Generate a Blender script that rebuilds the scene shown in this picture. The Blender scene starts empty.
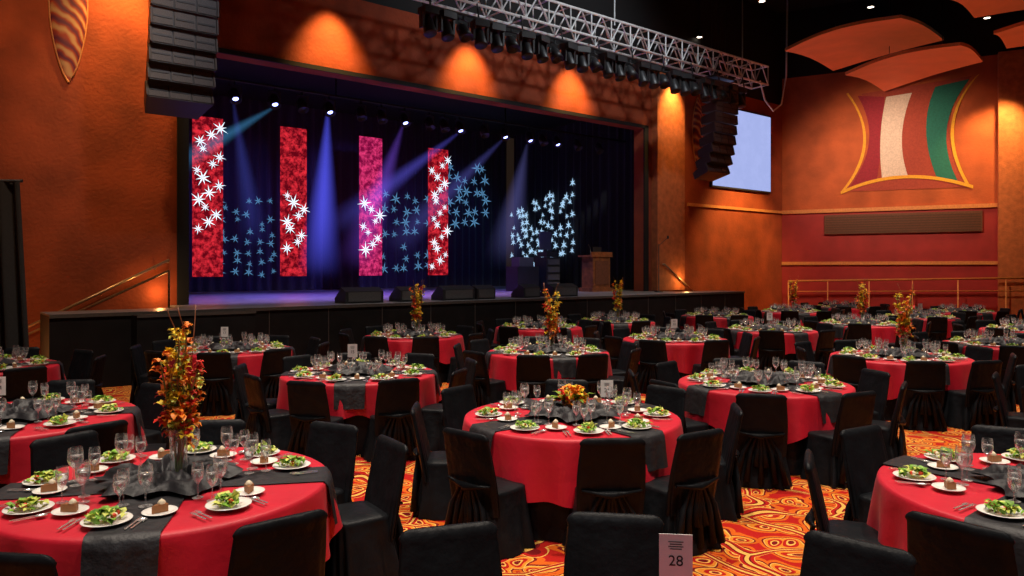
import bpy, math, random
from mathutils import Vector, Matrix
random.seed(7)
sc=bpy.context.scene
try:
    sc.view_settings.view_transform='Standard'
except Exception: pass
COL=sc.collection
# ---------------------------------------------------------------- materials
def nodes(m):
    m.use_nodes=True
    return m.node_tree.nodes, m.node_tree.links
def mat(name,c,rough=.6,metal=0.,var=.15,scale=20.,bump=0.,emit=None,es=0.,sheen=0.,bscale=None,spec=None):
    m=bpy.data.materials.new(name); n,l=nodes(m); b=n['Principled BSDF']
    b.inputs['Roughness'].default_value=rough; b.inputs['Metallic'].default_value=metal
    if sheen: b.inputs['Sheen Weight'].default_value=sheen
    if spec is not None: b.inputs['Specular IOR Level'].default_value=spec
    tc=n.new('ShaderNodeTexCoord'); no=n.new('ShaderNodeTexNoise'); no.inputs['Scale'].default_value=scale; no.inputs['Detail'].default_value=4
    l.new(tc.outputs['Object'],no.inputs['Vector'])
    r=n.new('ShaderNodeValToRGB'); l.new(no.outputs['Fac'],r.inputs['Fac'])
    r.color_ramp.elements[0].position=.3; r.color_ramp.elements[1].position=.7
    r.color_ramp.elements[0].color=(c[0]*(1-var),c[1]*(1-var),c[2]*(1-var),1)
    r.color_ramp.elements[1].color=(min(1,c[0]*(1+var)),min(1,c[1]*(1+var)),min(1,c[2]*(1+var)),1)
    l.new(r.outputs['Color'],b.inputs['Base Color'])
    if emit:
        b.inputs['Emission Color'].default_value=(*emit,1); b.inputs['Emission Strength'].default_value=es
    if bump:
        n2=n.new('ShaderNodeTexNoise'); n2.inputs['Scale'].default_value=bscale or scale; n2.inputs['Detail'].default_value=5
        l.new(tc.outputs['Object'],n2.inputs['Vector'])
        bp=n.new('ShaderNodeBump'); bp.inputs['Strength'].default_value=bump; bp.inputs['Distance'].default_value=.02
        l.new(n2.outputs['Fac'],bp.inputs['Height']); l.new(bp.outputs['Normal'],b.inputs['Normal'])
    return m
M_wall=mat('wall_orange_plaster',(.33,.060,.018),.85,var=.3,scale=1.3,bump=.6,bscale=14)
M_wallr=mat('wall_orange_plaster_right',(.44,.095,.03),.85,var=.25,scale=1.3,bump=.6,bscale=14)
M_wallb=mat('wall_brown_plaster',(.07,.03,.02),.9,var=.25,scale=1.3)
M_pil=mat('pilaster_orange',(.50,.14,.045),.8,var=.2,scale=6,bump=.5,bscale=30)
M_red=mat('wall_maroon_panel',(.33,.022,.026),.6,var=.15,scale=2,bump=.2,bscale=40)
M_black=mat('black_paint',(.006,.006,.007),.8)
M_ceil=mat('ceiling_black',(.006,.005,.006),.95)
M_stage=mat('stage_front_black',(.009,.009,.010),.55,var=.3,scale=3,spec=.2)
M_edge=mat('stage_edge_trim',(.07,.06,.055),.5)
M_sfloor=mat('stage_floor_dark',(.20,.20,.22),.35,var=.3,scale=5)
M_drape=mat('black_drape',(.022,.022,.03),.85,sheen=.1,bump=.2)
M_drapeb=mat('curtain_black',(.012,.011,.012),.85,sheen=.1,bump=.2)
M_chair=mat('chair_cover_black',(.0088,.0098,.0118),.42,var=.3,scale=6,bump=.9,bscale=6,spec=.11)
M_cloth=mat('tablecloth_red',(.54,.004,.022),.5,var=.1,scale=4,bump=.3,bscale=8,sheen=.05)
M_run=mat('runner_charcoal',(.014,.013,.016),.55,var=.2,scale=9,bump=.6,bscale=14)
M_plate=mat('plate_white',(.84,.81,.76),.15,var=.02)
M_green=mat('lettuce_green',(.16,.34,.025),.5,var=.5,scale=40)
M_lime=mat('lettuce_light',(.60,.64,.12),.5,var=.3,scale=40)
M_tom=mat('tomato_red',(.7,.05,.01),.3)
M_cake=mat('cake_brown',(.30,.12,.04),.7)
M_cream=mat('cream_topping',(.8,.7,.5),.6)
M_steel=mat('cutlery_steel',(.9,.88,.85),.22,.85)
M_alu=mat('truss_aluminium',(.80,.80,.80),.4,.1)
M_fix=mat('fixture_black',(.02,.02,.022),.45)
M_grille=mat('speaker_grille',(.075,.072,.075),.5,var=.5,scale=120)
M_wood=mat('lectern_wood',(.22,.075,.03),.4,var=.4,scale=7)
M_paper=mat('card_white',(.85,.83,.8),.6,var=.03)
M_ink=mat('ink_black',(.02,.02,.02),.6)
M_rail=mat('handrail_metal',(.55,.38,.24),.3,.7)
M_trim=mat('trim_tan_wood',(.62,.24,.08),.5)
M_vent=mat('vent_brown',(.13,.045,.025),.6,var=.2)
M_vsl=mat('vent_slat_dark',(.08,.03,.016),.6,var=.2)
M_cloud=mat('cloud_panel_orange',(.52,.085,.03),.7,var=.12,scale=1.5,emit=(.8,.11,.03),es=.2)  # weak emission put into the colour, panels glow though they are no lamps
M_fo=mat('petal_orange',(.95,.25,.015),.5); M_fy=mat('petal_yellow',(.98,.66,.03),.5); M_fr=mat('petal_red',(.75,.03,.015),.5)
M_leaf=mat('leaf_green',(.16,.27,.02),.5,var=.3)
M_stem=mat('stem_green',(.20,.22,.05),.6)
M_mw=mat('mural_white',(.66,.54,.48),.8); M_mt=mat('mural_teal',(.01,.15,.12),.8); M_mr=mat('mural_maroon',(.26,.012,.03),.8)
M_my=mat('mural_yellow',(.75,.36,.03),.8); M_mp=mat('mural_brown',(.34,.05,.03),.8)
def glassmat():
    m=bpy.data.materials.new('clear_glass'); n,l=nodes(m); n.remove(n['Principled BSDF'])
    t=n.new('ShaderNodeBsdfTransparent'); t.inputs[0].default_value=(.95,.96,.97,1)
    g=n.new('ShaderNodeBsdfGlossy'); g.inputs['Roughness'].default_value=.12; g.inputs[0].default_value=(1,1,1,1)
    lw=n.new('ShaderNodeLayerWeight'); lw.inputs['Blend'].default_value=.45
    ma=n.new('ShaderNodeMath'); ma.operation='MULTIPLY_ADD'; ma.inputs[1].default_value=.8; ma.inputs[2].default_value=.05; l.new(lw.outputs['Facing'],ma.inputs[0])
    mx=n.new('ShaderNodeMixShader'); l.new(ma.outputs[0],mx.inputs[0]); l.new(t.outputs[0],mx.inputs[1])
    d=n.new('ShaderNodeBsdfDiffuse')
    tc=n.new('ShaderNodeTexCoord'); no=n.new('ShaderNodeTexNoise'); no.inputs['Scale'].default_value=40; l.new(tc.outputs['Object'],no.inputs['Vector'])
    r=n.new('ShaderNodeValToRGB'); l.new(no.outputs['Fac'],r.inputs['Fac']); r.color_ramp.elements[0].color=(.4,.37,.35,1); r.color_ramp.elements[1].color=(1,.97,.93,1); r.color_ramp.elements[0].position=.4; r.color_ramp.elements[1].position=.6
    l.new(r.outputs['Color'],d.inputs[0])
    m2=n.new('ShaderNodeMixShader'); m2.inputs[0].default_value=.45; l.new(g.outputs[0],m2.inputs[1]); l.new(d.outputs[0],m2.inputs[2])
    l.new(m2.outputs[0],mx.inputs[2]); l.new(mx.outputs[0],n['Material Output'].inputs['Surface']); return m
M_glass=glassmat()
def emis(name,c,s,noise=False,c2=None,scale=8):
    m=bpy.data.materials.new(name); n,l=nodes(m); n.remove(n['Principled BSDF'])
    e=n.new('ShaderNodeEmission'); e.inputs['Color'].default_value=(*c,1); e.inputs['Strength'].default_value=s
    l.new(e.outputs[0],n['Material Output'].inputs['Surface'])
    if noise:
        tc=n.new('ShaderNodeTexCoord'); no=n.new('ShaderNodeTexNoise'); no.inputs['Scale'].default_value=scale; no.inputs['Detail'].default_value=6; no.inputs['Roughness'].default_value=.75
        l.new(tc.outputs['Object'],no.inputs['Vector']); r=n.new('ShaderNodeValToRGB'); l.new(no.outputs['Fac'],r.inputs['Fac'])
        r.color_ramp.elements[0].position=.44; r.color_ramp.elements[1].position=.62
        r.color_ramp.elements[0].color=(*c2,1); r.color_ramp.elements[1].color=(*c,1); l.new(r.outputs['Color'],e.inputs['Color'])
    return m
E_col=emis('lit_red_fabric',(.90,.03,.05),.9,True,(.14,.002,.008),5)  # red stage light on the fabric is put in as mottled emission
E_col2=emis('lit_magenta_fabric',(.95,.05,.22),.9,True,(.22,.003,.05),5)  # magenta stage light, likewise put into the fabric as emission
E_star=emis('star_gobo_white',(.72,.88,1.),1.5)  # star materials glow in place of gobo light projected on the drapes
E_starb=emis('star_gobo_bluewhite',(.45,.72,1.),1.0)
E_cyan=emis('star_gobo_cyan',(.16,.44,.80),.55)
E_bulb=emis('lamp_blue_white',(.25,.3,1.),9)
E_warm=emis('downlight_warm',(1,.85,.65),6)
E_screen=emis('projection_screen_lit',(.43,.50,.90),.95,True,(.40,.47,.86),2)
def carpet():
    m=bpy.data.materials.new('carpet_swirl'); n,l=nodes(m); b=n['Principled BSDF']; b.inputs['Roughness'].default_value=.95; b.inputs['Specular IOR Level'].default_value=.1
    tc=n.new('ShaderNodeTexCoord')
    def warp(scale,amt):
        no=n.new('ShaderNodeTexNoise'); no.inputs['Scale'].default_value=scale; no.inputs['Detail'].default_value=0
        l.new(tc.outputs['Object'],no.inputs['Vector'])
        sub=n.new('ShaderNodeVectorMath'); sub.operation='SUBTRACT'; sub.inputs[1].default_value=(.5,.5,.5); l.new(no.outputs['Color'],sub.inputs[0])
        sca=n.new('ShaderNodeVectorMath'); sca.operation='SCALE'; sca.inputs['Scale'].default_value=amt; l.new(sub.outputs[0],sca.inputs[0])
        add=n.new('ShaderNodeVectorMath'); add.operation='ADD'; l.new(tc.outputs['Object'],add.inputs[0]); l.new(sca.outputs[0],add.inputs[1]); return add.outputs[0]
    def ramp(src,els):
        r=n.new('ShaderNodeValToRGB'); r.color_ramp.interpolation='CONSTANT'; l.new(src,r.inputs['Fac']); cr=r.color_ramp
        cr.elements[0].position=els[0][0]; cr.elements[0].color=els[0][1]; cr.elements[1].position=els[1][0]; cr.elements[1].color=els[1][1]
        for p,c in els[2:]:
            e=cr.elements.new(p); e.color=c
        return r.outputs['Color']
    O=(.72,.13,.012,1);R=(.48,.014,.010,1);Y=(.90,.48,.10,1);D=(.20,.008,.01,1);A=(.84,.26,.025,1)
    p1=warp(4.0,.22)
    v=n.new('ShaderNodeTexVoronoi'); v.voronoi_dimensions='2D'; v.inputs['Scale'].default_value=3.9; v.inputs['Randomness'].default_value=.8; l.new(p1,v.inputs['Vector'])
    c1=ramp(v.outputs['Distance'],[(0,D),(.10,Y),(.15,R),(.24,A),(.33,Y),(.365,D),(.42,O),(.54,R)])
    p2=warp(1.8,.9)
    w=n.new('ShaderNodeTexVoronoi'); w.voronoi_dimensions='2D'; w.feature='DISTANCE_TO_EDGE'; w.inputs['Scale'].default_value=1.8; l.new(p2,w.inputs['Vector'])
    c2=ramp(w.outputs['Distance'],[(0,Y),(.026,D),(.05,R),(.09,Y),(.105,(0,0,0,1))])
    f2=ramp(w.outputs['Distance'],[(0,(1,1,1,1)),(.105,(0,0,0,1))])
    mx=n.new('ShaderNodeMix'); mx.data_type='RGBA'; l.new(f2,mx.inputs['Factor']); l.new(c1,mx.inputs['A']); l.new(c2,mx.inputs['B'])
    f=n.new('ShaderNodeTexNoise'); f.inputs['Scale'].default_value=60; l.new(tc.outputs['Object'],f.inputs['Vector'])
    m2=n.new('ShaderNodeMix'); m2.data_type='RGBA'; m2.blend_type='MULTIPLY'; m2.inputs['Factor'].default_value=.4
    l.new(mx.outputs['Result'],m2.inputs['A']); l.new(f.outputs['Fac'],m2.inputs['B'])
    l.new(m2.outputs['Result'],b.inputs['Base Color'])
    return m
M_carpet=carpet()
def ornament_mat():
    m=bpy.data.materials.new('ornament_patterned'); n,l=nodes(m); b=n['Principled BSDF']; b.inputs['Roughness'].default_value=.6
    tc=n.new('ShaderNodeTexCoord'); v=n.new('ShaderNodeTexWave'); v.wave_type='BANDS'; v.bands_direction='DIAGONAL'; v.inputs['Scale'].default_value=2.2; v.inputs['Distortion'].default_value=5; l.new(tc.outputs['Object'],v.inputs['Vector'])
    r=n.new('ShaderNodeValToRGB'); l.new(v.outputs['Fac'],r.inputs['Fac'])
    r.color_ramp.elements[0].color=(.14,.025,.06,1); r.color_ramp.elements[1].color=(.62,.36,.16,1)
    e=r.color_ramp.elements.new(.5); e.color=(.42,.06,.025,1); l.new(r.outputs['Color'],b.inputs['Base Color']); return m
M_orn=ornament_mat()
# ---------------------------------------------------------------- mesh builder
class MB:
    def __init__(s): s.v=[];s.f=[];s.mi=[];s.mats=[];s.sm=[]
    def m(s,mt):
        if mt not in s.mats: s.mats.append(mt)
        return s.mats.index(mt)
    def raw(s,vs,fs,mt,M=None,smooth=False):
        o=len(s.v); k=s.m(mt)
        for p in vs:
            p=Vector(p); s.v.append(tuple(M@p) if M else tuple(p))
        for f in fs: s.f.append(tuple(i+o for i in f)); s.mi.append(k); s.sm.append(smooth)
    def box(s,c,d,mt,M=None):
        x,y,z=[q/2 for q in d]
        vs=[(c[0]+a*x,c[1]+b*y,c[2]+e*z) for e in(-1,1) for b in(-1,1) for a in(-1,1)]
        s.raw(vs,[(0,2,3,1),(4,5,7,6),(0,1,5,4),(2,6,7,3),(0,4,6,2),(1,3,7,5)],mt,M)
    def lathe(s,prof,mt,M=None,seg=24,smooth=True):
        vs=[];fs=[]
        for r,z in prof:
            for i in range(seg):
                a=2*math.pi*i/seg; vs.append((r*math.cos(a),r*math.sin(a),z))
        for j in range(len(prof)-1):
            for i in range(seg):
                k=(i+1)%seg; fs.append((j*seg+i,j*seg+k,(j+1)*seg+k,(j+1)*seg+i))
        s.raw(vs,fs,mt,M,smooth)
    def tube(s,pts,r,mt,M=None,seg=8,cap=True):
        pts=[Vector(p) for p in pts]; vs=[];fs=[]
        rr=r if isinstance(r,(list,tuple)) else [r]*len(pts)
        for i,p in enumerate(pts):
            d=(pts[min(i+1,len(pts)-1)]-pts[max(i-1,0)]).normalized()
            a=Vector((0,0,1)) if abs(d.z)<.9 else Vector((1,0,0))
            x=d.cross(a).normalized(); y=d.cross(x)
            for k in range(seg):
                t=2*math.pi*k/seg; vs.append(p+x*math.cos(t)*rr[i]+y*math.sin(t)*rr[i])
        for i in range(len(pts)-1):
            for k in range(seg):
                q=(k+1)%seg; fs.append((i*seg+k,i*seg+q,(i+1)*seg+q,(i+1)*seg+k))
        if cap: fs.append(tuple(range(seg))); fs.append(tuple((len(pts)-1)*seg+k for k in range(seg)))
        s.raw(vs,fs,mt,M,True)
    def grid(s,fn,nu,nv,mt,M=None,smooth=True):
        vs=[fn(i/nu,j/nv) for i in range(nu+1) for j in range(nv+1)]
        fs=[(i*(nv+1)+j,(i+1)*(nv+1)+j,(i+1)*(nv+1)+j+1,i*(nv+1)+j+1) for i in range(nu) for j in range(nv)]
        s.raw(vs,fs,mt,M,smooth)
    def leaf(s,c,d,L,w,mt,M=None,curl=.3):
        c=Vector(c); d=Vector(d).normalized(); a=Vector((0,0,1)) if abs(d.z)<.9 else Vector((1,0,0))
        x=d.cross(a).normalized(); n=x.cross(d)
        vs=[c]
        for t,ww in((.35,.5),(.7,.45)):
            q=c+d*L*t+n*curl*L*t*(1-t)*1.5
            vs+= [q-x*w*ww+n*w*.15,q,q+x*w*ww+n*w*.15]
        vs.append(c+d*L-n*curl*L*.3)
        s.raw(vs,[(0,2,1),(0,3,2),(1,2,5,4),(2,3,6,5),(4,5,7),(5,6,7)],mt,M,True)
    def mesh(s,name):
        me=bpy.data.meshes.new(name); me.from_pydata(s.v,[],s.f)
        for mt in s.mats: me.materials.append(mt)
        me.polygons.foreach_set('material_index',s.mi); me.polygons.foreach_set('use_smooth',s.sm); me.update(); return me
    def obj(s,name,loc=(0,0,0),rot=0,parent=None):
        return place(s.mesh(name),name,loc,rot,parent)
def place(me,name,loc=(0,0,0),rot=0,parent=None,scale=None):
    o=bpy.data.objects.new(name,me); COL.objects.link(o); o.location=loc; o.rotation_euler=(0,0,rot)
    if scale: o.scale=scale
    if parent: o.parent=parent
    return o
def empty(name,loc=(0,0,0),rot=0):
    o=bpy.data.objects.new(name,None); COL.objects.link(o); o.location=loc; o.rotation_euler=(0,0,rot); return o
# ---------------------------------------------------------------- stage frame : s along, D depth
TH=math.atan2(.633,.774); U=Vector((math.cos(TH),math.sin(TH),0)); V=Vector((-U.y,U.x,0)); P0=Vector((-6.5,12.8,0))
MS=Matrix.Translation(P0)@Matrix.Rotation(TH,4,'Z')
def W(s,D,z): return P0+U*s+V*D+Vector((0,0,z))
def sbox(name,s0,s1,D0,D1,z0,z1,mt,mb=None):
    b=mb or MB(); c=((s0+s1)/2,(D0+D1)/2,(z0+z1)/2)
    b.box((0,0,0) if not mb else c,(s1-s0,D1-D0,z1-z0),mt,None)
    if not mb: return b.obj(name,W(*c),TH)
ZT=8.35
sbox('wall_stage_left',-9,1.5,2,2.4,0,ZT,M_wall)
sbox('wall_stage_header',1.5,15.5,2,2.4,6.5,ZT,M_wall)
sbox('wall_stage_right',15.5,23.9,2,2.4,0,ZT,M_wall)
sbox('wall_stage_upper',-9,26,2.1,2.5,ZT,12,M_black)
sbox('trim_1',17.75,23.65,1.93,2.0,4.12,4.22,M_trim)
sbox('wall_pilaster',15.9,17.3,1.75,2.0,1.27,ZT,M_pil)
b=MB(); sbox('',1.28,1.5,1.95,2.0,1.25,6.6,M_black,b); sbox('',15.5,15.7,1.95,2.0,1.25,6.6,M_black,b); sbox('',1.28,15.7,1.95,2.0,6.5,6.6,M_black,b)
o=b.obj('proscenium_frame'); o.matrix_world=MS
b=MB()
sbox('',-1.2,18.1,0,1.0,0,1.22,M_stage,b); sbox('',1.1,16.0,1.0,1.99,0,1.22,M_stage,b); sbox('',1.52,15.48,1.99,2.42,0,1.22,M_stage,b); sbox('',-.6,17.6,2.42,10.6,0,1.22,M_stage,b)
sbox('',0,2.0,-.4,0,0,1.2,M_stage,b)
for (a,c,d,e) in((-1.2,18.1,0,1.0),(1.1,16.0,1.0,1.99),(1.52,15.48,1.99,2.42),(-.6,17.6,2.42,10.6)): sbox('',a,c,d,e,1.22,1.25,M_sfloor,b)
sbox('',-1.2,18.1,-.03,0,1.19,1.25,M_edge,b); sbox('',0,2.0,-.42,-.4,1.17,1.22,M_edge,b)
for s in [x*1.22+2.4 for x in range(13)]: sbox('',s,s+.015,-.006,0,.03,1.18,M_edge,b)
o=b.obj('stage_platform'); o.matrix_world=MS
for side in(0,1):
    b=MB()
    for i in range(7):
        w=2.3/7; h=1.25-(i+1)*1.25/8
        if side==0: s1=1.08-i*w; sbox('',s1-w,s1,1.02,1.95,0,h,M_stage,b); sbox('',s1-w,s1-w+.03,1.02,1.95,h,h+.01,M_edge,b)
        else: s0=16.02+i*.28; sbox('',s0,s0+.28,1.02,1.7,0,h,M_stage,b)
    o=b.obj('stage_stairs'); o.matrix_world=MS
    b=MB()
    if side==0: A=Vector((1.1,1.88,2.16));B=Vector((-1.3,1.88,.93)); b.tube([A+Vector((-.0,.1,-.04)),A,B,B+Vector((0,.1,-.03))],.028,M_rail)
    else: A=Vector((16.15,1.66,2.12));B=Vector((17.9,1.66,1.05)); b.tube([A+Vector((0,.08,0)),A,B,B+Vector((0,.3,0))],.03,M_rail)
    for f in(.1,.5,.9):
        q=A.lerp(B,f); b.tube([q,q+Vector((0,.04,-.06)),q+Vector((0,.1,-.06))],.012,M_rail)
    o=b.obj('stair_handrail'); o.matrix_world=MS
b=MB()
A=Vector((.9,1.12,1.95));B=Vector((-1.5,1.12,.80)); b.tube([A,B],.022,M_rail); b.tube([A,(A.x,A.y,1.0)],.02,M_rail); b.tube([B,(B.x,B.y,0)],.02,M_rail)
o=b.obj('stair_handrail'); o.matrix_world=MS
def drape(name,s0,D0,s1,D1,z0,z1,mt,waves=6,amp=.07,n=None):
    L=math.hypot(s1-s0,D1-D0); nx,ny=-(D1-D0)/L,(s1-s0)/L; n=n or int(L*waves*6); b=MB()
    def fn(u,v):
        a=amp*math.sin(u*L*waves*2*math.pi/2.2+math.sin(u*L*3))*(.6+.4*(1-v))
        return (s0+(s1-s0)*u+nx*a,D0+(D1-D0)*u+ny*a,z0+(z1-z0)*v)
    b.grid(fn,n,4,mt); o=b.obj(name); o.matrix_world=MS; return o
drape('stage_backdrop_drape',-.2,10.1,16.4,10.1,1.26,7.45,M_drape)
drape('stage_side_drape',-.4,2.8,-.4,9.9,1.26,7.45,M_drape)
drape('stage_side_drape',16.6,9.9,16.6,2.8,1.26,7.45,M_drape)
drape('stage_leg_drape',-.2,4.2,1.5,4.2,1.26,7.45,M_drapeb)
sbox('stage_ceiling',-.6,17.6,2.42,10.6,7.5,7.7,M_black)
def star(b,c,ax,ay,R,mt,k=8,w=.1,rot=0):  # flat emissive star mesh stands in for a projected light spot
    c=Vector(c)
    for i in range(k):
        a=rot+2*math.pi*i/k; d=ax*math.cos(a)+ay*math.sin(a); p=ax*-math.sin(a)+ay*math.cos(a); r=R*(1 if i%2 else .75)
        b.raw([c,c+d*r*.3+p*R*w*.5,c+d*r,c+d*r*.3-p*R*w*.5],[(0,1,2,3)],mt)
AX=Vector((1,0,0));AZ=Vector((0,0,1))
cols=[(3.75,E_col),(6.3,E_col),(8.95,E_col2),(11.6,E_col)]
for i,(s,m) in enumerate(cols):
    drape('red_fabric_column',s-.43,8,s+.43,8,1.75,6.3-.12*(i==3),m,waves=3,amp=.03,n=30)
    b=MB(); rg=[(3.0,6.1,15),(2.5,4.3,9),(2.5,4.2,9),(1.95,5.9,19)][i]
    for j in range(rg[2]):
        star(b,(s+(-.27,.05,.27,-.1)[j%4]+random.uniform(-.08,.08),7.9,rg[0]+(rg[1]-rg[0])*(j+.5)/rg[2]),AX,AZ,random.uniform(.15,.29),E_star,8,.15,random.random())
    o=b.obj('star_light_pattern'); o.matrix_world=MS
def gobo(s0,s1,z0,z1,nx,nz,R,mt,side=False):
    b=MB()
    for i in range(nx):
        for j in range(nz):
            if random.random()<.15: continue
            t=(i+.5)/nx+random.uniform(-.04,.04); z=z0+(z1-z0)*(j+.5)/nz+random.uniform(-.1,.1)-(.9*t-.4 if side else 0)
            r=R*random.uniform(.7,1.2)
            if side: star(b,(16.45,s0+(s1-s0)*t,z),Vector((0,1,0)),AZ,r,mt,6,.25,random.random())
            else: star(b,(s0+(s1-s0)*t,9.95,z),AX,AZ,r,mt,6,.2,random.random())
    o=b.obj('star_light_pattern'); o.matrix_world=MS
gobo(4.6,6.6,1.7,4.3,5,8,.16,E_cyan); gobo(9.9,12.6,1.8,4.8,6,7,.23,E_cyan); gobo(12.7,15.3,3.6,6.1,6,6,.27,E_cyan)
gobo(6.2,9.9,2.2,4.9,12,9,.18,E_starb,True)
b=MB(); b.tube([(0,3.5,6.35),(16.3,3.5,6.35)],.03,M_fix)
for s in (1,5.5,11,16): b.tube([(s,3.5,6.35),(s,3.5,7.48)],.02,M_fix)
o=b.obj('lighting_pipe'); o.matrix_world=MS
def can():
    b=MB(); R=Matrix.Rotation(math.radians(150),4,'X')
    b.lathe([(0,-.18),(.07,-.18),(.11,-.1),(.12,.02),(.13,.16),(.125,.16),(.11,.1),(0,.1)],M_fix,R,16)
    b.tube([(-.15,0,0),(-.15,0,.24),(.15,0,.24),(.15,0,0)],.015,M_fix); b.tube([(0,0,.24),(0,0,.32)],.02,M_fix)
    return b
me_can=can().mesh('stage_light')
cb=can(); cb.lathe([(0,.105),(.065,.105)],E_bulb,Matrix.Rotation(math.radians(150),4,'X'),16)
me_canl=cb.mesh('stage_light_lit')
for s in (2.96,3.9,5.32,7.51,9.33,10.97,11.95,13.1): place(me_canl,'stage_spotlight',W(s,3.5,6.0),TH)
for s in (1.8,4.6,6.2,6.8,8.3,8.8,10.2,12.5,14,15): place(me_can,'stage_spotlight',W(s,3.5,6.0),TH)
def beam(a,c,r0,r1,col,st):  # self-glowing cone stands in for lamp light scattered in haze
    A=W(*a);C=W(*c);L=(C-A).length
    m=bpy.data.materials.new('haze_beam'); n,l=nodes(m); n.remove(n['Principled BSDF'])
    e=n.new('ShaderNodeEmission'); e.inputs['Color'].default_value=(*col,1)
    tc=n.new('ShaderNodeTexCoord'); sp=n.new('ShaderNodeSeparateXYZ'); l.new(tc.outputs['Object'],sp.inputs[0])
    def M(op,x,y=None,cl=False):
        q=n.new('ShaderNodeMath'); q.operation=op; q.use_clamp=cl
        for i,k in enumerate((x,y)):
            if k is None: continue
            if isinstance(k,(int,float)): q.inputs[i].default_value=k
            else: l.new(k,q.inputs[i])
        return q.outputs[0]
    rr=M('SQRT',M('ADD',M('MULTIPLY',sp.outputs[0],sp.outputs[0]),M('MULTIPLY',sp.outputs[1],sp.outputs[1])))
    R=M('ADD',M('MULTIPLY',sp.outputs[2],(r1-r0)/L),r0)
    f=M('POWER',M('SUBTRACT',1.0,M('DIVIDE',rr,R),True),1.3)
    g=M('SUBTRACT',1.0,M('DIVIDE',sp.outputs[2],L),True)
    l.new(M('MULTIPLY',M('MULTIPLY',f,g),st),e.inputs['Strength'])
    l.new(e.outputs[0],n['Material Output'].inputs['Volume'])
    b=MB(); b.tube([(0,0,0),(0,0,L)],[r0,r1],m,seg=24); o=b.obj('haze_light_beam')
    o.matrix_world=Matrix.Translation(A)@(C-A).to_track_quat('Z','Y').to_matrix().to_4x4()
beam((5.32,3.6,5.85),(5.9,5.3,1.8),.08,.7,(.10,.11,1),3.6)
beam((3.9,3.6,5.85),(2.0,5.2,4.4),.05,.4,(.1,.45,.9),2.0)
beam((9.33,3.6,5.85),(7.0,6.8,3.2),.06,.6,(.16,.14,1),1.5)
beam((7.51,3.6,5.85),(7.2,5.8,2.0),.06,.8,(.25,.10,.9),1.3)
beam((11.95,3.6,5.85),(13.3,6.5,2.2),.06,.9,(.25,.25,.8),.6)
beam((10.97,3.6,5.85),(9.0,6.8,2.6),.06,.7,(.2,.2,.9),.8)
beam((2.96,3.6,5.85),(4.4,6.0,2.6),.05,.5,(.12,.15,.9),.8)
# lectern etc
b=MB()
b.box((0,0,.06),(.95,.62,.12),M_wood); b.box((0,0,.6),(.78,.5,1.0),M_wood); b.box((0,-.26,.6),(.6,.02,.75),M_vent)
b.box((0,.03,1.13),(.95,.62,.06),M_wood); b.box((0,-.25,1.2),(.95,.04,.12),M_wood)
b.box((.1,.05,1.3),(.38,.02,.26),M_fix,None); b.tube([(-.25,0,1.15),(-.25,0,1.35),(-.22,.12,1.5)],.01,M_fix)
b.obj('lectern',W(14.25,2.9,1.25),TH)
b=MB(); b.box((0,0,.55),(.6,.6,1.1),M_fix)
for z in(.2,.45,.7,.95): b.box((0,-.31,z),(.5,.02,.18),M_grille)
b.box((0,0,1.2),(.5,.45,.16),M_fix); b.box((0,.1,1.65),(.5,.05,.6),M_grille); b.box((0,.1,1.32),(.1,.1,.1),M_fix); b.obj('equipment_rack',W(13.5,4.4,1.25),TH)
b=MB(); b.box((0,0,.4),(.9,.6,.8),M_fix); b.box((0,0,.95),(.6,.4,.3),M_grille); b.obj('equipment_case',W(12.6,4.6,1.25),TH)
def wedge(w):
    b=MB(); d=.5;h=.34
    b.raw([(-w/2,-d/2,0),(w/2,-d/2,0),(w/2,d/2,0),(-w/2,d/2,0),(-w/2,-d/2,h*.75),(w/2,-d/2,h*.75),(w/2,-.05,h),(-w/2,-.05,h),(-w/2,d/2,.1),(w/2,d/2,.1)],
      [(0,3,2,1),(0,1,5,4),(4,5,6,7),(7,6,9,8),(8,9,2,3),(0,4,7,8,3),(1,2,9,6,5)],M_fix)
    b.box((0,-d/2-.006,.14),(w*.85,.01,.2),M_grille); return b.mesh('stage_monitor')
w1=wedge(.9);w2=wedge(.55)
for s,w in((4.6,w1),(5.75,w2),(7.05,w1),(7.85,w2),(9.3,w2),(10.45,w1)): place(w,'stage_monitor_speaker',W(s,.55,1.25),TH)
b=MB(); b.lathe([(0,0),(.14,0),(.14,.02),(.015,.04),(.012,1.5),(0,1.5)],M_fix,None,16); b.tube([(0,0,1.45),(.3,-.1,1.7)],.01,M_fix); b.lathe([(0,-.05),(.03,-.03),(.03,.04),(0,.06)],M_fix,Matrix.Translation((.32,-.1,1.71)),10)
b.obj('microphone_stand',W(15.3,1.2,1.25),TH)
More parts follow.
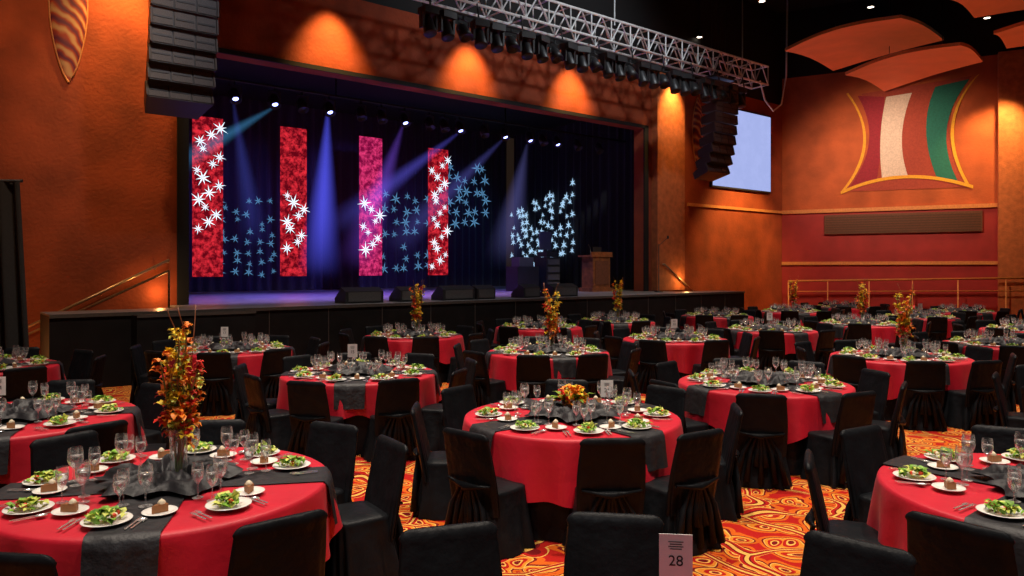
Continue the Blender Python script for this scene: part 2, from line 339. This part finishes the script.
def line_array(name,s,n=9):
    b=MB(); z=7.7; y=0; ang=0
    b.box((0,0,z+.12),(1.0,.5,.06),M_fix); b.tube([(0,0,z+.1),(0,0,11.98)],.015,M_fix); b.tube([(.35,0,z+.1),(.35,0,11.98)],.012,M_fix); b.tube([(-.35,0,z+.1),(-.35,0,11.98)],.012,M_fix)
    for i in range(n):
        R=Matrix.Translation((0,y,z-.17))@Matrix.Rotation(-ang,4,'X')
        w=1.12
        b.raw([(-w/2,-.3,-.15),(w/2,-.3,-.15),(w/2*.8,.3,-.11),(-w/2*.8,.3,-.11),(-w/2,-.3,.15),(w/2,-.3,.15),(w/2*.8,.3,.11),(-w/2*.8,.3,.11)],
          [(0,3,2,1),(4,5,6,7),(0,1,5,4),(1,2,6,5),(2,3,7,6),(3,0,4,7)],M_fix,R)
        for x in(-.36,0,.36):
            b.box((x,-.305,0),(.32 if x else .34,.02,.26),M_grille,R)
            b.box((x,-.32,0),(.30,.01,.03),M_fix,R)
        for x in(-.545,.545): b.box((x,-.32,0),(.03,.03,.28),M_edge,R)
        z-=.325*math.cos(ang); y+=.325*math.sin(ang); ang+=math.radians(1.0+i*.5)
    b.obj(name,W(s,-.15,0),TH)
line_array('line_array_speaker',.76); line_array('line_array_speaker',16.5)
# truss
b=MB(); s0,s1=5.6,19.0; h=.3; zc=8.3
for D in(-.3,.3):
    for z in(-h,h): b.tube([(s0,D,zc+z),(s1,D,zc+z)],.035,M_alu)
n=18; st=(s1-s0)/n
for i in range(n+1):
    s=s0+i*st
    for z in(-h,h): b.tube([(s,-.3,zc+z),(s,.3,zc+z)],.02,M_alu,seg=6)
    for D in(-.3,.3):
        b.tube([(s,D,zc-h),(s,D,zc+h)],.02,M_alu,seg=6)
        if i<n: b.tube([(s,D,zc-h),(s+st/2,D,zc+h)],.02,M_alu,seg=6); b.tube([(s+st/2,D,zc+h),(s+st,D,zc-h)],.02,M_alu,seg=6)
for s in(6,12,18): b.tube([(s,0,zc+h),(s,0,11.98)],.02,M_alu)
b.tube([(s0,-.4,zc-.65),(s1-1.5,-.4,zc-.65)],.03,M_fix)
for i in range(10): b.tube([(s0+.2+i*1.3,-.4,zc-.65),(s0+.2+i*1.3,-.33,zc-h)],.02,M_fix)
o=b.obj('lighting_truss'); o.matrix_world=MS
def mover():
    b=MB(); b.box((0,0,.30),(.36,.3,.14),M_fix); b.box((-.17,0,.1),(.05,.14,.36),M_fix); b.box((.17,0,.1),(.05,.14,.36),M_fix)
    R=Matrix.Rotation(math.radians(160),4,'X')
    b.lathe([(0,-.22),(.08,-.22),(.12,-.12),(.13,.05),(.15,.2),(.14,.22),(0,.2)],M_fix,R,16); b.box((0,0,.38),(.06,.06,.04),M_fix); return b.mesh('moving_head_light')
mm=mover()
for i in range(26):
    s=s0+.15+i*.46
    if i%3==2: place(me_can,'truss_par_light',W(s,-.4,zc-.65-.39),TH+random.uniform(-.4,.4),scale=(1.2,1.2,1.1))
    else: place(mm,'moving_head_light',W(s,-.4,zc-.65-.43),TH+random.uniform(-.3,.3))
b=MB(); b.tube([W(19.0,0,8.2),W(19.3,0,7.6),W(19.8,0,7.3),W(20.3,0,7.6),W(20.6,0,8.6),W(20.7,0,11.98)],.03,M_alu); b.obj('cable_loop')
b=MB(); sbox('',19.0,22.75,1.9,1.99,4.85,7.8,M_fix,b); sbox('',19.06,22.69,1.885,1.9,4.91,7.74,E_screen,b); o=b.obj('projection_screen'); o.matrix_world=MS
def ornament(s,z0,z1,w):
    b=MB()
    def fn(u,v):
        hw=w*math.sin(math.pi*min(1,max(0,v))**.8)**.8*(.5+.5*(v)) if 0<v<1 else 0
        a=(u-.5)*math.pi; return (math.sin(a)*hw,-math.cos(a)*.14*math.sin(math.pi*v) ,(v-.5)*(z1-z0))
    b.grid(fn,12,30,M_orn)
    b.tube([(fn(0,j/20)) for j in range(21)],.02,M_trim); b.tube([(fn(1,j/20)) for j in range(21)],.02,M_trim)
    b.obj('wall_ornament_shield',W(s,1.97,(z0+z1)/2),TH)
ornament(-.63,5.45,8.3,.42); ornament(18.3,5.4,7.9,.4)
# ---------------------------------------------------------------- right wall
C0=Vector((10.57,29.35,0)); RU=Vector((.881,-.473,0)).normalized(); RT=math.atan2(RU.y,RU.x); MR=Matrix.Translation(C0)@Matrix.Rotation(RT,4,'Z')
def rbox(name,t0,t1,d0,d1,z0,z1,mt,mb=None):
    b=mb or MB(); c=((t0+t1)/2,(d0+d1)/2,(z0+z1)/2)
    b.box(c,(t1-t0,d1-d0,z1-z0),mt)
    if not mb: o=b.obj(name); o.matrix_world=MR; return o
rbox('wall_right',0,21,0,.4,0,9.4,M_wallr); rbox('wall_right_upper',-1,21,0.02,.42,9.4,12,M_black)
rbox('wall_panel_maroon',0,7.1,-.06,0,.12,4.1,M_red); rbox('trim_2',0,7.1,-.12,0,4.1,4.24,M_trim)
rbox('trim_3',0,7.1,-.12,-.06,2.12,2.24,M_trim); rbox('baseboard_right',0,7.1,-.1,-.06,0,.14,M_vent)
rbox('wall_right_column',7.1,10,-.35,0,0,9.4,M_pil)
b=MB(); rbox('',1.55,6.65,-.14,-.06,3.28,4.0,M_vent,b)
for k in range(7): rbox('',1.6,6.6,-.15,-.14,3.33+k*.09,3.37+k*.09,M_vsl,b)
o=b.obj('wall_vent_grille'); o.matrix_world=MR
b=MB(); b.tube([(0.3,-.5,1.5),(12,-.5,1.75)],.035,M_trim); b.tube([(0.3,-.5,1.1),(12,-.5,1.3)],.02,M_trim)
for k in range(9): b.tube([(.3+k*1.4,-.5,0),(.3+k*1.4,-.5,1.5+.25*(k*1.4)/11.7)],.02,M_trim)
o=b.obj('wall_handrail'); o.matrix_world=MR
def mc(px,py): return (2.43+(px-850)*.0321, 2+(268-py)*(29.35-.473*(2.43+(px-850)*.0321))/750)
def quad3(p,u):
    a,m_,c=p; k=[2*m_[i]-.5*(a[i]+c[i]) for i in(0,1)]
    return [(1-u)**2*a[i]+2*u*(1-u)*k[i]+u*u*c[i] for i in(0,1)]
def stripe(b,L,R,mt,d):
    L=[mc(*p) for p in L];R=[mc(*p) for p in R]
    def fn(u,v):
        a=quad3(L,v);c=quad3(R,v); return (a[0]+(c[0]-a[0])*u,d,a[1]+(c[1]-a[1])*u)
    b.grid(fn,2,16,mt)
b=MB()
stripe(b,[(862,94),(872,140),(842,192)],[(972,76),(950,128),(970,187)],M_mp,-.02)
stripe(b,[(846,94),(864,142),(840,192)],[(848,93),(867,142),(844,191)],M_my,-.035)
stripe(b,[(858,96),(870,142),(848,189)],[(886,97),(884,138),(878,181)],M_mr,-.03)
stripe(b,[(888,97),(882,138),(884,181)],[(914,93),(904,136),(910,176)],M_mw,-.035)
stripe(b,[(937,87),(928,130),(938,177)],[(970,79),(948,130),(960,184)],M_mt,-.035)
stripe(b,[(976,76),(952,128),(967,186)],[(979,74),(955,128),(971,187)],M_my,-.04)
def arc(u,v):
    a=quad3([mc(840,193),mc(905,177),mc(973,187)],u); return (a[0],-.045,a[1]+(v-.5)*.12)
b.grid(arc,20,1,M_my)
o=b.obj('wall_mural'); o.matrix_world=MR
def wbox(name,a,c,z0,z1,mt,th=.3):
    a=Vector(a);c=Vector(c);L=(c-a).length;b=MB(); b.box((L/2,th/2,(z1-z0)/2),(L,th,z1-z0),mt); return b.obj(name,(a.x,a.y,z0),math.atan2((c-a).y,(c-a).x))
aL=W(-9,2.0,0)
wbox('wall_left',(aL.x,-8),(aL.x,aL.y),0,12,M_wallb); wbox('wall_back',(29.5,-8),(aL.x,-8),0,12,M_wallb)
eR=MR@Vector((21,0,0)); wbox('wall_side',(eR.x,eR.y),(eR.x,-8),0,12,M_wallb)
b=MB(); b.box((7.5,11,-.1),(48,44,.2),M_carpet); b.obj('floor')
b=MB(); b.box((7.5,11,12.1),(48,44,.2),M_ceil); b.obj('ceiling')
def cloud(cs,z):
    b=MB(); A,B,C,D=[Vector((*c,0)) for c in cs]
    def f(u,v,dz):
        p=(A*(1-u)+B*u)*(1-v)+(D*(1-u)+C*u)*v
        side=(D-A).normalized()*(.25*math.sin(math.pi*u))*(-1 if v<.5 else 1)
        return p+side*abs(2*v-1)+Vector((0,0,z+.12*math.sin(math.pi*u)+dz+.12*math.sin(math.pi*v)))
    b.grid(lambda u,v:f(u,v,0),20,6,M_cloud); b.grid(lambda u,v:f(u,v,.1),20,6,M_fix)
    b.grid(lambda u,v:f(u,0,.1*v),20,1,M_trim);b.grid(lambda u,v:f(u,1,.1*v),20,1,M_trim);b.grid(lambda u,v:f(0,u,.1*v),6,1,M_trim);b.grid(lambda u,v:f(1,u,.1*v),6,1,M_trim)
    for u in(.25,.75):
        p=f(u,.5,.05); b.tube([p,(p.x,p.y,11.98)],.012,M_fix)
    b.obj('ceiling_cloud_panel')
cloud([(9.06,24.9),(11.2,21.6),(13.65,23.7),(11.73,27.4)],9.2)
cloud([(10.97,24.7),(12.8,21.4),(14.5,23.1),(13.4,27.0)],8.35)
cloud([(11.9,20.4),(14.5,18.7),(16,20.6),(13.5,21.9)],9.3)
cloud([(13.8,21.5),(16.2,19.5),(17.5,22),(15.1,22.9)],8.7)
b0=MB(); b0.lathe([(0,0),(.09,0)],E_warm,None,16); b0.lathe([(.09,0),(.12,-.01),(.12,.12),(0,.12)],M_fix,None,16); b0.tube([(0,0,.12),(0,0,1.98)],.01,M_fix)
me_dl=b0.mesh('ceiling_downlight')
for (x,y) in((7.5,22.5),(9.3,19.5),(11,23),(12.6,21.5),(6.5,26),(15.2,24)): place(me_dl,'ceiling_downlight',(x,y,10.0))
b=MB()
def fn(u,v):
    x=-9.6+2.2*u*(1+.09*(1-v)); return (x,11.2+.06*math.sin(u*56)*(1.3-.5*v)+.1*u,3.3*v)
b.grid(fn,110,4,M_drapeb); b.tube([(-9.6,11.2,3.31),(-7.38,11.3,3.31)],.025,M_fix)
b.obj('pipe_and_drape_curtain')
# ---------------------------------------------------------------- chair
def chair():
    b=MB(); N=96
    def ring(a,c,cx,z,rip,ph=0,n=4.5):
        out=[]
        for i in range(N):
            t=2*math.pi*i/N; ct,st_=math.cos(t),math.sin(t)
            x=a*math.copysign(abs(ct)**(2/n),ct); y=c*math.copysign(abs(st_)**(2/n),st_)
            k=1+rip*(math.cos(13*t+ph+1.5*math.sin(3*t))+.6*math.cos(8*t+2))
            out.append((cx+x*k,y*k,z))
        return out
    def loft(rs,mt,captop=True):
        vs=[p for r in rs for p in r]; fs=[]
        for j in range(len(rs)-1):
            for i in range(N):
                k=(i+1)%N; fs.append((j*N+i,j*N+k,(j+1)*N+k,(j+1)*N+i))
        if captop: fs.append(tuple((len(rs)-1)*N+i for i in range(N)))
        b.raw(vs,fs,mt,None,True)
    rs=[]
    for j in range(10):
        f=j/9; z=.005+.40*f; q=1-f
        rs.append(ring(.192+.04*q**1.2,.203+.07*q**1.2,.0+.025*q,z,.085*q**.8+.006,.5*f))
    rs+=[ring(.192,.203,0,.425,.003),ring(.175,.188,0,.437,0),ring(.10,.11,0,.445,0),ring(.01,.01,0,.447,0)]
    loft(rs,M_chair)
    rs=[]
    for j in range(16):
        f=j/15; z=.28+.53*f; w=.215+.014*math.sin(f*3); th=.036-.008*f
        cx=.165+.10*f**1.2
        rs.append(ring(th,w,cx,z,.05*(1-f)**1.3+.006,f*1.5,3.2))
    for e in (.3,.55,.75,.9,.98):
        rs.append(ring(.028*math.sqrt(1-e*e)+.003,.227-.06*(1-math.sqrt(1-e*e)),.266+.008*e,.81+.055*e,0,0,3.2))
    loft(rs,M_chair)
    b.tube([(.238,-.205,.50),(.255,-.1,.485),(.264,0,.475),(.255,.1,.485),(.238,.205,.50)],[.010,.016,.030,.016,.010],M_chair)
    for y,zb in((-.035,.2),(.035,.2),(-.10,.06),(.10,.06),(0,.05),(-.17,.05),(.17,.05)):
        b.tube([(.248,y*.4,.47),(.250,y*.9,.33),(.262,y*1.25,zb)],[.010,.020,.030],M_chair)
    return b.mesh('banquet_chair')
me_chair=chair()
def cloth():
    b=MB(); N=180; R=.90
    def surf(prof,mt,hem=0):
        vs=[];fs=[]
        for r,z,a in prof:
            for i in range(N):
                t=2*math.pi*i/N; rr=r+a*(math.cos(16*t+1.3*math.sin(3*t))+.5*math.cos(7*t)); zz=z
                if hem and z<.73: zz=z+(.735-z)*hem*(math.cos(4*t)*.9+.25*math.cos(13*t))
                vs.append((rr*math.cos(t),rr*math.sin(t),zz))
        for j in range(len(prof)-1):
            for i in range(N):
                k=(i+1)%N; fs.append((j*N+i,(j+1)*N+i,(j+1)*N+k,j*N+k))
        b.raw(vs,fs,mt,None,True)
    p=[(.001,.76,0),(.3,.76,0),(.6,.76,0),(.85,.76,0),(.885,.759,0),(.897,.752,0),(.902,.735,.0)]
    for j in range(1,11):
        f=j/10; p.append((.904+.035*f,.735-.38*f,.028*f**.9))
    surf(p,M_cloth,.2)
    p=[(.86,.74,0)]
    for j in range(1,9):
        f=j/8; p.append((.86+.0*f,.74-.735*f,.014*f))
    surf(p,M_chair)
    b.tube([(0,0,0),(0,0,.74)],.04,M_fix)
    return b.mesh('tablecloth')
me_cloth=cloth()
def runner():
    b=MB()
    for ph in(0,math.pi/2):
        wd=.32; H=.26
        M=Matrix.Rotation(ph,4,'Z'); dz=.004+.003*(ph>0)
        def fn(u,v):
            y=(v-.5)*wd*(1+.03*math.sin(u*9)); e=math.sqrt(.90**2-y*y); Ltot=e+H; x=(u*2-1)*Ltot
            s=1 if x>0 else -1; ax=abs(x)
            if ax<e: return (x,y,.763+dz)
            d=ax-e; return (s*(e+.012+.16*d+.01*math.sin(v*14)*d/H),y,.763+dz-d)
        b.grid(fn,60,10,M_run,M)
    def fc(u,v):
        r=.36*u*(1+.10*math.sin(5*v*2*math.pi)+.10*math.sin(11*v*2*math.pi+1)); t=v*2*math.pi
        z=.775+.085*abs(math.sin(4*t+u*7+math.sin(3*t)))*(u*(1.12-u))*2.8+.03*abs(math.sin(9*t+u*16))*u*(1.05-u)*3+.002
        return (r*math.cos(t),r*math.sin(t),z)
    b.grid(fc,20,120,M_run)
    return b.mesh('table_runner')
me_run=runner()
def salad_plate(b,M,seed):
    rnd=random.Random(seed)
    b.lathe([(0,.004),(.06,.004),(.075,.010),(.112,.018),(.115,.016),(.075,.004),(.06,0),(0,0)],M_plate,M,28)
    for i in range(38):
        r=rnd.random()**.7*.078; a=rnd.random()*6.28; mt=rnd.choice([M_green,M_green,M_lime,M_lime])
        b.leaf((r*math.cos(a),r*math.sin(a),.012+.03*(1-r/.08)),(rnd.uniform(-1,1),rnd.uniform(-1,1),rnd.uniform(.0,.7)),rnd.uniform(.035,.06),rnd.uniform(.03,.05),mt,M,.5)
    for i in range(3):
        a=rnd.random()*6.28; b.lathe([(0,-.014),(.012,-.008),(.015,0),(.012,.008),(0,.014)],M_tom if i<2 else M_cream,M@Matrix.Translation((.045*math.cos(a),.045*math.sin(a),.04)),8)
def dessert_plate(b,M,seed):
    b.lathe([(0,.004),(.05,.004),(.06,.008),(.083,.014),(.085,.012),(.055,0),(0,0)],M_plate,M,24)
    rnd=random.Random(seed); R=M@Matrix.Rotation(rnd.random()*6,4,'Z')
    b.raw([(-.03,-.025,.006),(.045,0,.006),(-.03,.025,.006),(-.03,-.025,.045),(.045,0,.045),(-.03,.025,.045)],[(0,2,1),(3,4,5),(0,1,4,3),(1,2,5,4),(2,0,3,5)],M_cake,R)
    b.lathe([(.018,.045),(.02,.052),(.01,.064),(0,.07)],M_cream,R@Matrix.Translation((-.01,0,0)),10)
def goblet(b,M,k=1.):
    b.lathe([(0,.002),(.034,.002),(.034,.004),(.006,.012),(.0045,.03),(.0045,.075*k),(.012,.085*k),(.030,.105*k),(.037,.13*k),(.036,.165*k),(.031,.19*k)],M_glass,M,20)
    b.lathe([(0,.150*k),(.034,.150*k),(.035,.13*k),(.028,.107*k),(.006,.09*k)],M_glass,M,16)
def cutlery(b,M):
    def pc(y,L,head):
        b.box((0,y,.003),(L*.6,.010,.003),M_steel,M@Matrix.Translation((.02,0,0)))
        if head=='f':
            b.box((-L*.33+.02,y,.004),(L*.10,.022,.003),M_steel,M)
            for d in(-.009,-.003,.003,.009): b.box((-L*.45+.02,y+d,.005),(L*.16,.003,.002),M_steel,M)
        elif head=='k': b.raw([(-L*.28+.02,y-.008,.002),(-L*.55+.02,y-.004,.002),(-L*.58+.02,y+.006,.002),(-L*.28+.02,y+.009,.002),(-L*.28+.02,y-.008,.005),(-L*.55+.02,y-.004,.005),(-L*.58+.02,y+.006,.005),(-L*.28+.02,y+.009,.005)],[(0,1,2,3),(4,7,6,5),(0,4,5,1),(3,2,6,7),(0,3,7,4),(1,5,6,2)],M_steel,M)
        else: b.lathe([(0,.001),(.018,.004),(.02,.006)],M_steel,M@Matrix.Translation((-L*.4+.02,y,0))@Matrix.Diagonal((1.4,1,1,1)),12)
    pc(-.150,.20,'f'); pc(-.178,.18,'f'); pc(.135,.21,'k'); pc(.158,.17,'s')
me_sal=[];me_des=[]
for i in range(4):
    b=MB(); salad_plate(b,Matrix(),i); me_sal.append(b.mesh('salad_plate'))
    b=MB(); dessert_plate(b,Matrix(),i); me_des.append(b.mesh('dessert_plate'))
b=MB(); goblet(b,Matrix(),1.15); me_gob=b.mesh('water_goblet')
b=MB(); goblet(b,Matrix()@Matrix.Diagonal((.85,.85,1,1)),1.0); me_win=b.mesh('wine_glass')
b=MB(); cutlery(b,Matrix()); me_cut=b.mesh('cutlery_set')
ZTT=.772
SET=[('salad',.70,0),('dessert',.56,.19),('gob',.47,.07),('win',.545,-.01),('win',.44,-.04),('cut',.735,0)]
def setting_items(angs,seed):
    rnd=random.Random(seed); out=[]
    for a in angs:
        a0=math.radians(a)
        for kind,r,o in SET:
            rr=r+rnd.uniform(-.01,.01); oo=o+rnd.uniform(-.008,.008)
            out.append((kind,Matrix.Rotation(a0,4,'Z')@Matrix.Translation((rr,oo,0)),rnd.randrange(4)))
    return out
def group_mesh(seed,n):
    b=MB()
    for kind,M,k in setting_items([i*360/n for i in range(n)],seed):
        if kind=='salad': salad_plate(b,M,k)
        elif kind=='dessert': dessert_plate(b,M,k)
        elif kind=='gob': goblet(b,M,1.15)
        elif kind=='win': goblet(b,M@Matrix.Diagonal((.85,.85,1,1)),1.)
        else: cutlery(b,M)
    return b.mesh('place_settings')
me_g8=[group_mesh(11,8),group_mesh(12,8)]; me_g10=[group_mesh(13,9),group_mesh(14,9)]
def blossom(b,p,R,mt,rnd):
    for i in range(6):
        b.leaf(p,(rnd.uniform(-1,1),rnd.uniform(-1,1),rnd.uniform(-.4,1)),R,R*.75,mt,None,.4)
def tall(seed):
    rnd=random.Random(seed); b=MB()
    b.lathe([(0,.0),(.055,0),(.06,.01),(.045,.12),(.05,.24),(.065,.30)],M_glass,None,24)
    for i in range(9):
        a=rnd.random()*6.28; sp=rnd.uniform(.02,.12); H=rnd.uniform(.5,.86); pts=[]
        for t in range(8):
            f=t/7; pts.append((math.cos(a)*(sp*f**1.5+.015)+rnd.uniform(-.006,.006),math.sin(a)*(sp*f**1.5+.015)+rnd.uniform(-.006,.006),.02+H*f))
        b.tube(pts,.005,M_stem,seg=6)
        c=[M_fo,M_fy,M_fy,M_fy,M_fo,M_fr,M_fy,M_fr,M_fo][i]
        for t in range(3,8):
            for q in range(4):
                p=Vector(pts[t])+Vector((rnd.uniform(-.03,.03),rnd.uniform(-.03,.03),rnd.uniform(-.05,.05)))
                blossom(b,p,rnd.uniform(.032,.05)*(1.3-.07*t),c if rnd.random()<.85 else M_lime,rnd)
        for t in range(2,6): b.leaf(pts[t],(rnd.uniform(-1,1),rnd.uniform(-1,1),.8),rnd.uniform(.08,.14),.022,M_leaf,None,.3)
    for i in range(20):
        blossom(b,Vector((rnd.uniform(-.08,.08),rnd.uniform(-.08,.08),rnd.uniform(.26,.44))),.055,rnd.choice([M_fo,M_fy,M_fr,M_fy,M_leaf]),rnd)
    for i in range(3):
        a=rnd.random()*6.28; pts=[(math.cos(a)*(.12*f+.02*math.sin(14*f)),math.sin(a)*(.1*f)+.02*math.cos(12*f)-.02,.05+.95*f) for f in [k/20 for k in range(21)]]
        b.tube(pts,.003,M_wood,seg=5)
    return b.mesh('tall_floral_centerpiece')
def low(seed):
    rnd=random.Random(seed); b=MB()
    b.lathe([(0,0),(.06,0),(.085,.05),(.07,.09),(0,.09)],M_wood,None,20)
    for i in range(44):
        a=rnd.random()*6.28; e=rnd.random(); r=.11*math.sqrt(1-e*e*.8)
        blossom(b,Vector((r*math.cos(a),r*math.sin(a),.07+.12*e)),.05,rnd.choice([M_fo,M_fy,M_fy,M_fo,M_fr]),rnd)
    for i in range(14):
        a=rnd.random()*6.28; b.leaf((.07*math.cos(a),.07*math.sin(a),.08),(math.cos(a),math.sin(a),rnd.uniform(.1,.9)),.15,.05,M_leaf)
    return b.mesh('low_floral_centerpiece')
me_tall=[tall(1),tall(2)]; me_low=low(4)
def card(loc,rot,num,zc=.24):
    e=empty('table_number_card',loc,rot)
    b=MB(); b.lathe([(0,0),(.035,0),(.035,.006),(0,.008)],M_steel,None,16); b.tube([(0,0,.005),(0,0,zc-.06)],.0025,M_steel,seg=6)
    ring=[(.02*math.cos(t*math.pi/8),0,zc-.06+.02*math.sin(t*math.pi/8)) for t in range(17)]; b.tube(ring,.002,M_steel,seg=6)
    b.obj('card_stand',parent=e)
    b=MB(); b.box((0,-.004,zc+.02),(.11,.003,.15),M_paper); b.obj('card',parent=e)
    cu=bpy.data.curves.new('card_number','FONT'); cu.body=num; cu.size=.05; cu.align_x='CENTER'; cu.extrude=.0005; cu.materials.append(M_ink)
    t=bpy.data.objects.new('card_number',cu); COL.objects.link(t); t.parent=e; t.location=(0,-.0065,zc-.01); t.rotation_euler=(math.pi/2,0,0)
    b=MB()
    for q in range(4): b.box((0,-.0065,zc+.07-q*.008),(.05-.01*(q%2),.001,.0025),M_ink)
    b.obj('card_text',parent=e)
T=[(.15,1.85,0,15,'n',0),(-1.98,4.32,5,12,'t',1),(.50,6.3,13,35,'l',1),(3.02,4.15,-3,40,'n',1),(-4.12,6.25,12,20,'n',0),(-1.8,8.85,20,5,'n',0),
 (2.72,8.1,8,25,'n',0),(-4.26,11.4,0,15,'n',0),(-6.7,9.4,10,30,'n',0),(.53,11.1,18,12,'t',0),(2.85,13.1,5,40,'n',0),(5.43,10.5,12,0,'t',0),
 (-1.8,13.7,10,20,'t',0),(.56,15.7,0,33,'n',0),(8.0,12.2,5,10,'n',0),(5.15,15.0,15,20,'n',0),(2.4,17.4,8,0,'t',0),(7.7,16.6,3,35,'t',0),(10.4,15.0,10,15,'n',0),
 (5.3,19.4,0,10,'n',0),(10.2,18.8,20,40,'n',0),(7.9,21.2,7,0,'t',0),(12.9,17.2,0,25,'n',0),(12.7,21.2,4,12,'n',0),(10.4,23.6,9,30,'n',0),(6.3,7.4,10,10,'n',0),(15.2,20.0,0,0,'n',0)]
ANG={1:[26,62,99,140,182,228,272,319],2:[235,276,310,355,44,88,136,185],3:[20,69,111,160,215,262,300,338]}
rc=random.Random(5)
placed=[]
for k,(x,y,off,ra,kind,det) in enumerate(T):
    e=empty('banquet_table',(x,y,0),math.radians(ra))
    place(me_cloth,'tablecloth',parent=e); place(me_run,'table_runner',parent=e)
    nn=9 if k in(5,6,7) or 9<=k<=24 else 8
    so=math.radians(off); angs=ANG.get(k,[off+360/nn*i for i in range(nn)])
    if det:
        for kd,M,r in setting_items(angs,k):
            MM=Matrix.Translation((x,y,ZTT))@M
            nm,me={'salad':('salad_plate',me_sal[r]),'dessert':('dessert_plate',me_des[r]),'gob':('water_goblet',me_gob),'win':('wine_glass',me_win),'cut':('cutlery_set',me_cut)}[kd]
            o=place(me,nm); o.matrix_world=MM
    elif k>0:
        place((me_g10 if nn==9 else me_g8)[k%2],'place_settings',(x,y,ZTT),so)
    if kind=='t': place(me_tall[k%2],'tall_floral_centerpiece',(x+.06,y,ZTT+.008),k*1.3)
    if kind=='l': place(me_low,'low_floral_centerpiece',(x,y,ZTT+.03),0)
    if k in(4,5,7,8,10,15,18,20): card((x-.05,y-.15,ZTT+.03),0,str(10+k),.22)
    if k==0: ch=[(106,1.25),(78,1.38),(44,1.55)]
    else:
        ch=[]
        for a in angs:
            r=1.04+rc.uniform(-.03,.05)+(.08 if k>3 and rc.random()<.3 else 0)
            ch.append((a+rc.uniform(-3,3),r))
    for a,r in ch:
        t=math.radians(a); cx,cy=x+r*math.cos(t),y+r*math.sin(t)
        if any((cx-p[0])**2+(cy-p[1])**2<.44**2 for p in placed): continue
        if cx*cx+cy*cy<1.4: continue
        d=(Vector((cx,cy,0))-P0); D=d.dot(V); s=d.dot(U)
        if D>-.45 and -1.4<s<18.3: continue
        placed.append((cx,cy)); place(me_chair,'banquet_chair',(cx,cy,0),t+math.radians(rc.uniform(-8,8)))
card((.55,2.52,ZTT),-.12,'28',.24); card((.84,6.64,ZTT),-.1,'21',.14)
# ---------------------------------------------------------------- lights
def light(kind,name,loc,energy,col,target=None,size=.2,angle=60,blend=.5):
    d=bpy.data.lights.new(name,kind); d.energy=energy; d.color=col
    if kind=='SPOT': d.spot_size=math.radians(angle); d.spot_blend=blend; d.shadow_soft_size=size
    else: d.shadow_soft_size=size
    o=bpy.data.objects.new(name,d); COL.objects.link(o); o.location=loc
    if target is not None: o.rotation_euler=(Vector(target)-Vector(loc)).to_track_quat('-Z','Y').to_euler()
    return o
wm=(1,.86,.72)
for (x,y) in((-3,3),(2.5,2.5),(-4,8.5),(1,8),(6,6),(0,12.5),(5,13),(10,12),(7,18.5),(12,18.5)):
    light('SPOT','house_downlight',(x,y,10.5),2350,wm,(x,y,0),.2,74,.8)
light('SPOT','added_front_fill',(-2,-5,9),520,(.9,.93,1),(.5,6,.5),.4,60,.8)  # unseen lamp behind the camera, added to lighten chair fronts and card
for s in(4.62,8.54,12.25,16.6,.3):
    light('SPOT','wall_washer',W(s,1.2,8.3),680,(1,.55,.16),W(s,2.0,6.7),.12,70,1.)
light('SPOT','wall_washer',W(20.5,-.5,6.5),1200,(1,.62,.2),W(20.8,2,2.8),.2,80,.8)
light('SPOT','wall_washer',MR@Vector((3.2,-5,7.6)),1500,(1,.68,.42),MR@Vector((3.8,0,4.6)),.2,100,.9)
light('SPOT','wall_washer',MR@Vector((7.4,-1.5,8.0)),800,(1,.6,.2),MR@Vector((6.9,0,6.0)),.15,80,.9)
light('SPOT','wall_washer',W(-1.5,-3.5,9.0),700,(1,.6,.3),W(-1.5,2,4.0),.2,75,.9)
light('POINT','wall_uplight',W(-2.6,1.6,.4),30,(1,.5,.15),size=.1)
light('POINT','wall_uplight',W(.9,1.75,1.5),9,(1,.5,.15),size=.05)
light('POINT','wall_uplight',W(17.0,1.45,1.6),12,(1,.5,.15),size=.05)
light('SPOT','added_truss_fill',W(12,-4.5,10.5),800,(.9,.95,1),W(11.5,0,8.3),.2,100,.6)  # unseen cool lamp added to whiten the truss
light('SPOT','added_array_fill',W(1.2,-4.5,9.5),260,(.9,.9,1),W(.8,0,6.0),.2,40,.8)  # unseen lamp added to bring out the speaker grilles
for s,c,e in((3.5,(.3,.2,1),1300),(6.5,(.25,.15,1),1700),(9.5,(.4,.15,1),1300),(12,(.2,.25,1),600)):
    light('SPOT','stage_wash_light',W(s,3.6,5.9),e,c,W(s,4.4,1.2),.1,85,.7)
for s,c,e in((5,(.08,.12,1),600),(9,(.14,.12,1),1200),(13,(.1,.15,1),300)):
    light('SPOT','curtain_wash_light',W(s,4.5,6.6),e,c,W(s,10,3.0),.1,70,1.)
light('SPOT','added_lectern_fill',W(13,-3,9.5),600,(1,.8,.6),W(14.2,3,2),.05,16,.6)  # unseen spot added to brighten the lectern
w=bpy.data.worlds.new('World'); sc.world=w; w.use_nodes=True; w.node_tree.nodes['Background'].inputs[0].default_value=(.05,.03,.02,1); w.node_tree.nodes['Background'].inputs[1].default_value=.3
cd=bpy.data.cameras.new('Camera'); cd.sensor_width=36; cd.lens=750/1024*36; cd.shift_y=-20/1024; cd.clip_end=200
co=bpy.data.objects.new('Camera',cd); COL.objects.link(co); co.location=(0,0,2); co.rotation_euler=(math.pi/2,0,0); sc.camera=co
